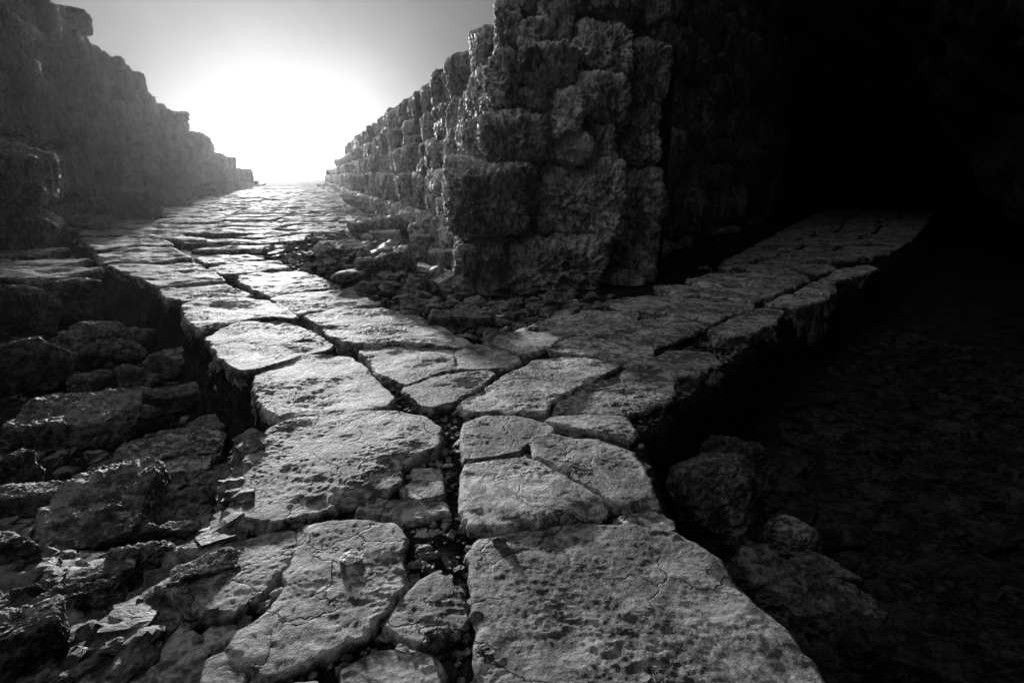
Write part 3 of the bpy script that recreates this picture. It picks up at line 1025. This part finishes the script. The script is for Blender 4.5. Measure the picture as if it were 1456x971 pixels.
R('flat_rock', 'low dark shelf of rock at the left edge in front of the lumpy rock', 'flat rock', (-20, 688, 92, 750), 0.2, boxy=1, seed=38, tilty=0.1)
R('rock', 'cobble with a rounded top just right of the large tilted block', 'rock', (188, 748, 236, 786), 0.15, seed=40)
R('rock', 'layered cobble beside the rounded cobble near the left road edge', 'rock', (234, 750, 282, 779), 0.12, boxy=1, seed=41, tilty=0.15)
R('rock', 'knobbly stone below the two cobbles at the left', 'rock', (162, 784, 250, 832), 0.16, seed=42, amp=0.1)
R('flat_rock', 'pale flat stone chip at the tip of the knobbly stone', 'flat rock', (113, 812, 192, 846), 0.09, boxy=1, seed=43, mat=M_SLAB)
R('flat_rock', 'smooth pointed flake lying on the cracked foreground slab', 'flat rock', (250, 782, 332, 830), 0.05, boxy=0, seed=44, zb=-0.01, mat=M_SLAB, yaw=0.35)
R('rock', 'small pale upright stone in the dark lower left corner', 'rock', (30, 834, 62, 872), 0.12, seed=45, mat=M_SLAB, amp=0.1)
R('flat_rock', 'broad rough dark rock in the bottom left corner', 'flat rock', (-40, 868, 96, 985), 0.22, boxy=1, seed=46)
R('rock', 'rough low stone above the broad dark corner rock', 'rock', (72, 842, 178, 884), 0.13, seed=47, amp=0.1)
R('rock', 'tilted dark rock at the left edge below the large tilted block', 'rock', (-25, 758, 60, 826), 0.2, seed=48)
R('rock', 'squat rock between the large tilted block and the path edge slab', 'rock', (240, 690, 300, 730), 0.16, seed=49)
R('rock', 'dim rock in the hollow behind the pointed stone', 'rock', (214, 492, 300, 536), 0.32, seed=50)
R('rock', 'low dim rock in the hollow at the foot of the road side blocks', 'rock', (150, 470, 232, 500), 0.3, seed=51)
# fallen blocks at the foot of the left wall
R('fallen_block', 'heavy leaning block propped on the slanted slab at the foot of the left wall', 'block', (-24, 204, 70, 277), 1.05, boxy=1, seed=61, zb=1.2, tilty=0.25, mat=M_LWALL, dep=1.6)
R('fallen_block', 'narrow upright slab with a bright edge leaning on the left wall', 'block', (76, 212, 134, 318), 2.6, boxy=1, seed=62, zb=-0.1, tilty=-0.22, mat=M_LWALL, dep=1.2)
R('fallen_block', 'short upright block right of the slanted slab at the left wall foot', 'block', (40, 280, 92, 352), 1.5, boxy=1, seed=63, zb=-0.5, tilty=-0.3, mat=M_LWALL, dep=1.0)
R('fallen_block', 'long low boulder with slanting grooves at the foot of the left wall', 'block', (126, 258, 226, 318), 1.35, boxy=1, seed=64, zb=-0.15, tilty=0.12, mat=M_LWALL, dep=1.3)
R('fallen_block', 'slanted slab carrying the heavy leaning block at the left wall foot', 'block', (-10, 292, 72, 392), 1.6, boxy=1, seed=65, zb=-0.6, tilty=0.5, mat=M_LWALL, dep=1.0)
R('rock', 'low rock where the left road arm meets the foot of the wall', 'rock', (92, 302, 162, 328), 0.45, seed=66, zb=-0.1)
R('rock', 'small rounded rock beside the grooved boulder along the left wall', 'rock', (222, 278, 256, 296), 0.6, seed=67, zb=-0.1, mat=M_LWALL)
# middle
R('boulder', 'rounded pitted boulder leaning on the corner of the block wall in the fork', 'boulder', (584, 298, 652, 374), 0.98, seed=71, zb=-0.05, mat=M_WALL, amp=0.09, p=9, dep=1.0)
R('flat_rock', 'long tilted flat block lying left of the pitted boulder', 'flat rock', (508, 300, 590, 350), 0.62, boxy=1, seed=72, zb=-0.02, mat=M_WALL, tilty=-0.14, dep=1.4)
R('rock', 'layered rock with pale streaks in front of the long tilted block', 'rock', (540, 352, 588, 388), 0.3, boxy=1, seed=73, lift=-0.03, tilty=-0.25, mat=M_SLAB)
R('stone_chip', 'bright chip of stone on top of the streaked layered rock', 'stone', (546, 347, 560, 362), 0.12, seed=74, zb=0.42, mat=M_PALE)
R('flat_rock', 'low flat streaked rock left of the bright chip', 'flat rock', (508, 366, 548, 384), 0.16, boxy=1, seed=75, lift=-0.03, mat=M_SLAB)
R('rock', 'wedge of rock under the lower left block of the fork wall', 'rock', (618, 352, 656, 396), 0.5, boxy=1, seed=76, lift=-0.03, tilty=-0.2, mat=M_WALL)
R('rock', 'rough hump of rock in the gravel between the two road arms', 'rock', (548, 392, 630, 440), 0.36, seed=78, lift=-0.03, amp=0.1)
R('rock', 'small dark lump in the gravel beside the inner slabs of the left arm', 'rock', (512, 400, 556, 424), 0.24, seed=79, lift=-0.03)
R('flat_rock', 'flat rough plate of rock at the apex of the fork gravel', 'flat rock', (612, 440, 704, 470), 0.18, boxy=1, seed=80, lift=-0.03)
R('flat_rock', 'flat bedrock plate in the gravel left of the streaked rock', 'flat rock', (452, 344, 528, 366), 0.16, boxy=1, seed=81, lift=-0.03, mat=M_SLAB)
R('rock', 'low rock on the paving beside the far part of the fork wall', 'rock', (494, 278, 532, 296), 0.7, seed=83, zb=-0.1, mat=M_WALL)
# right side
R('boulder', 'large egg shaped boulder below the right edge of the path', 'boulder', (950, 652, 1066, 806), 0.66, seed=91, mat=M_SHADED, amp=0.05, p=7, dep=0.62)
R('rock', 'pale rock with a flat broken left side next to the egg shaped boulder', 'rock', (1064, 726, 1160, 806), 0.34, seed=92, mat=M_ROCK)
R('rock', 'dim rounded rock behind the egg shaped boulder', 'rock', (994, 630, 1102, 716), 0.5, seed=93, mat=M_SHADED)
R('flat_rock', 'long flat slab with a grey ridge below the pale right side rock', 'flat rock', (1036, 800, 1224, 902), 0.19, boxy=1, seed=94, tilty=0.16, yaw=-0.2, mat=M_SHADED)
R('rock', 'small low rock just behind the long flat slab on the right', 'rock', (1120, 793, 1202, 838), 0.17, seed=95, mat=M_SHADED)
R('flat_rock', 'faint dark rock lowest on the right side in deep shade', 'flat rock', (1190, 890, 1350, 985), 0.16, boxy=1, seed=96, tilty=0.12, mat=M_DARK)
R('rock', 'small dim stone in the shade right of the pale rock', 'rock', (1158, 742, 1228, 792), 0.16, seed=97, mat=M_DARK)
# stones lying on the path
R('stone_chip', 'pale smooth pebble lying on the huge slab left of the centre joint', 'stone', (482, 780, 514, 802), 0.014, seed=101, zb=-0.008, mat=M_PALE, yaw=0.4)
R('stone_chip', 'flat pale stone at the head of the middle broken piece', 'stone', (590, 784, 628, 804), 0.05, seed=102, zb=-0.08, mat=M_SLAB)
R('stone_chip', 'grey stone wedged left of the middle joint among the broken pieces', 'stone', (574, 798, 606, 818), 0.06, seed=103, zb=-0.09, mat=M_SLAB)
R('stone_chip', 'pale pebble wedged in the centre joint between the four big slabs', 'stone', (626, 661, 646, 668), 0.03, seed=104, zb=-0.08, mat=M_PALE)
R('stone_chip', 'angular stone at the top of the middle joint below the cross gap', 'stone', (582, 752, 640, 776), 0.06, seed=105, zb=-0.10, mat=M_SLAB)
R('stone_chip', 'squarish stone in the wide joint at the bottom of the picture', 'stone', (646, 922, 674, 950), 0.06, seed=106, zb=-0.1, mat=M_SLAB)
R('stone_chip', 'broken grey stone below the middle piece of paving', 'stone', (606, 900, 652, 924), 0.07, seed=107, zb=-0.05, mat=M_SLAB)
R('stone_chip', 'bit of stone on the upper left rim of the giant pitted slab', 'stone', (700, 760, 722, 774), 0.03, seed=108, zb=0.0, mat=M_SLAB)

# ------------------------------------------------------------------ rubble that nobody could count
templates = [rock_geom((1, 1, 1), 6, 400 + i, boxy=(i % 2), amp=0.1, p=34, nfac=6)[0] for i in range(16)]
TQ = cube_sphere(6)[1]


def scatter(name, pts, sizes, mat, label=None, sink=0.25, zf=None, flat=(0.35, 0.8)):
    z = ground_z(pts) if zf is None else zf(pts)
    Vs, Qs, b = [], [], 0
    for i, (p_, s) in enumerate(zip(pts, sizes)):
        V = templates[i % 16] * [s * RNG.uniform(0.8, 1.5), s * RNG.uniform(0.7, 1.2), s * RNG.uniform(*flat)]
        V = rot_z(rot_x(rot_y(V, RNG.uniform(-.35, .35)), RNG.uniform(-.35, .35)), RNG.uniform(0, 6.3))
        Vs.append(V + [p_[0], p_[1], z[i] + s * (0.3 - sink)])
        Qs.append(TQ + b)
        b += len(V)
    o = mesh_np(name, np.concatenate(Vs), np.concatenate(Qs), mat, smooth=False)
    tag(o, label, kind='stuff')
    return o


def in_view(P):
    d = P[:, 1] * _cp + CAM_H * _sp
    return (np.abs(P[:, 0]) < 0.98 * d) & (P[:, 1] > 0.2)


# left rubble
P = np.column_stack([RNG.uniform(-11, 0, 20000), RNG.uniform(0.6, 14, 20000)])
P[:8000] = np.column_stack([RNG.uniform(-3.2, -0.4, 8000), RNG.uniform(0.9, 4.2, 8000)])
w = RNG.rand(20000) < np.clip(6 / (np.hypot(P[:, 0], P[:, 1]) + 1) ** 1.3, 0, 1) * 1.2
P = P[w & inside(P, left_low) & in_view(P)]
P = P[(dist_poly(P, left_edge, False) > 0.2) | (P[:, 1] < 3.4)]
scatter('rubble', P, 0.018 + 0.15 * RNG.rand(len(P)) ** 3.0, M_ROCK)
# right rubble
P = np.column_stack([RNG.uniform(0.5, 7, 3500), RNG.uniform(0.6, 9, 3500)])
P = P[inside(P, right_low) & in_view(P)]
P = P[dist_poly(P, right_edge, False) > 0.25]
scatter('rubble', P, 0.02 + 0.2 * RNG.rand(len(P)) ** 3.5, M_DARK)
# gravel between the arms and along the fork wall
strip = np.array([g(*q) for q in [(380, 352), (440, 300), (500, 285), (600, 350), (650, 400), (900, 412), (1010, 372), (1000, 380), (850, 430), (720, 474), (640, 474), (480, 415), (400, 372)]])
P = np.column_stack([RNG.uniform(-9, 5, 16000), RNG.uniform(5.5, 26, 16000)])
P = P[inside(P, strip)]
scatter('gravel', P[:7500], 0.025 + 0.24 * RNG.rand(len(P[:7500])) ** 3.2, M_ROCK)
# grit in the joints of the paving
P = np.column_stack([RNG.uniform(-4, 4, 30000), RNG.uniform(1.0, 7.5, 30000)])
keep = ~(inside(P, left_low) | inside(P, right_low)) & in_view(P)
for poly, _, _ in world_slabs:
    keep &= ~inside(P, poly)
P = P[keep][:3600]
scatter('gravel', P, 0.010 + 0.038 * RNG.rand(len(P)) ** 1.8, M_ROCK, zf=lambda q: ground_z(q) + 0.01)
# loose stones along the wall feet
fp = []
for line, sd in ((LW[2:], -1), (CWL, 1)):
    _, _, L = interp_line(line, 0)
    for _ in range(900):
        s = L * RNG.rand() ** 1.6
        p0, d, _ = interp_line(line, s)
        nr = np.array([-d[1], d[0]]) * sd
        fp.append(p0 + nr * (RNG.rand() ** 1.8 * 2.0 - 0.2))
fp = np.array(fp)
scatter('rubble', fp, 0.06 + 0.42 * RNG.rand(len(fp)) ** 4, M_WALL, sink=0.15)

# ------------------------------------------------------------------ haze in the air
hz = bpy.data.meshes.new('haze')
x0, x1, y0, y1, z0, z1 = -520, 520, -520, 620, -9, 14.2
hz.from_pydata([(x0, y0, z0), (x1, y0, z0), (x1, y1, z0), (x0, y1, z0), (x0, y0, z1), (x1, y0, z1), (x1, y1, z1), (x0, y1, z1)], [],
               [(0, 3, 2, 1), (4, 5, 6, 7), (0, 1, 5, 4), (1, 2, 6, 5), (2, 3, 7, 6), (3, 0, 4, 7)])
hm = bpy.data.materials.new('haze_air')
hm.use_nodes = True
ht = hm.node_tree
ht.nodes.clear()
pv = ht.nodes.new('ShaderNodeVolumePrincipled')
pv.inputs['Color'].default_value = (1, 1, 1, 1)
pv.inputs['Density'].default_value = 0.0002
pv.inputs['Anisotropy'].default_value = 0.80
mo = ht.nodes.new('ShaderNodeOutputMaterial')
ht.links.new(pv.outputs[0], mo.inputs['Volume'])
hz.materials.append(hm)
haze = bpy.data.objects.new('haze', hz)
COL.objects.link(haze)
tag(haze, kind='stuff')
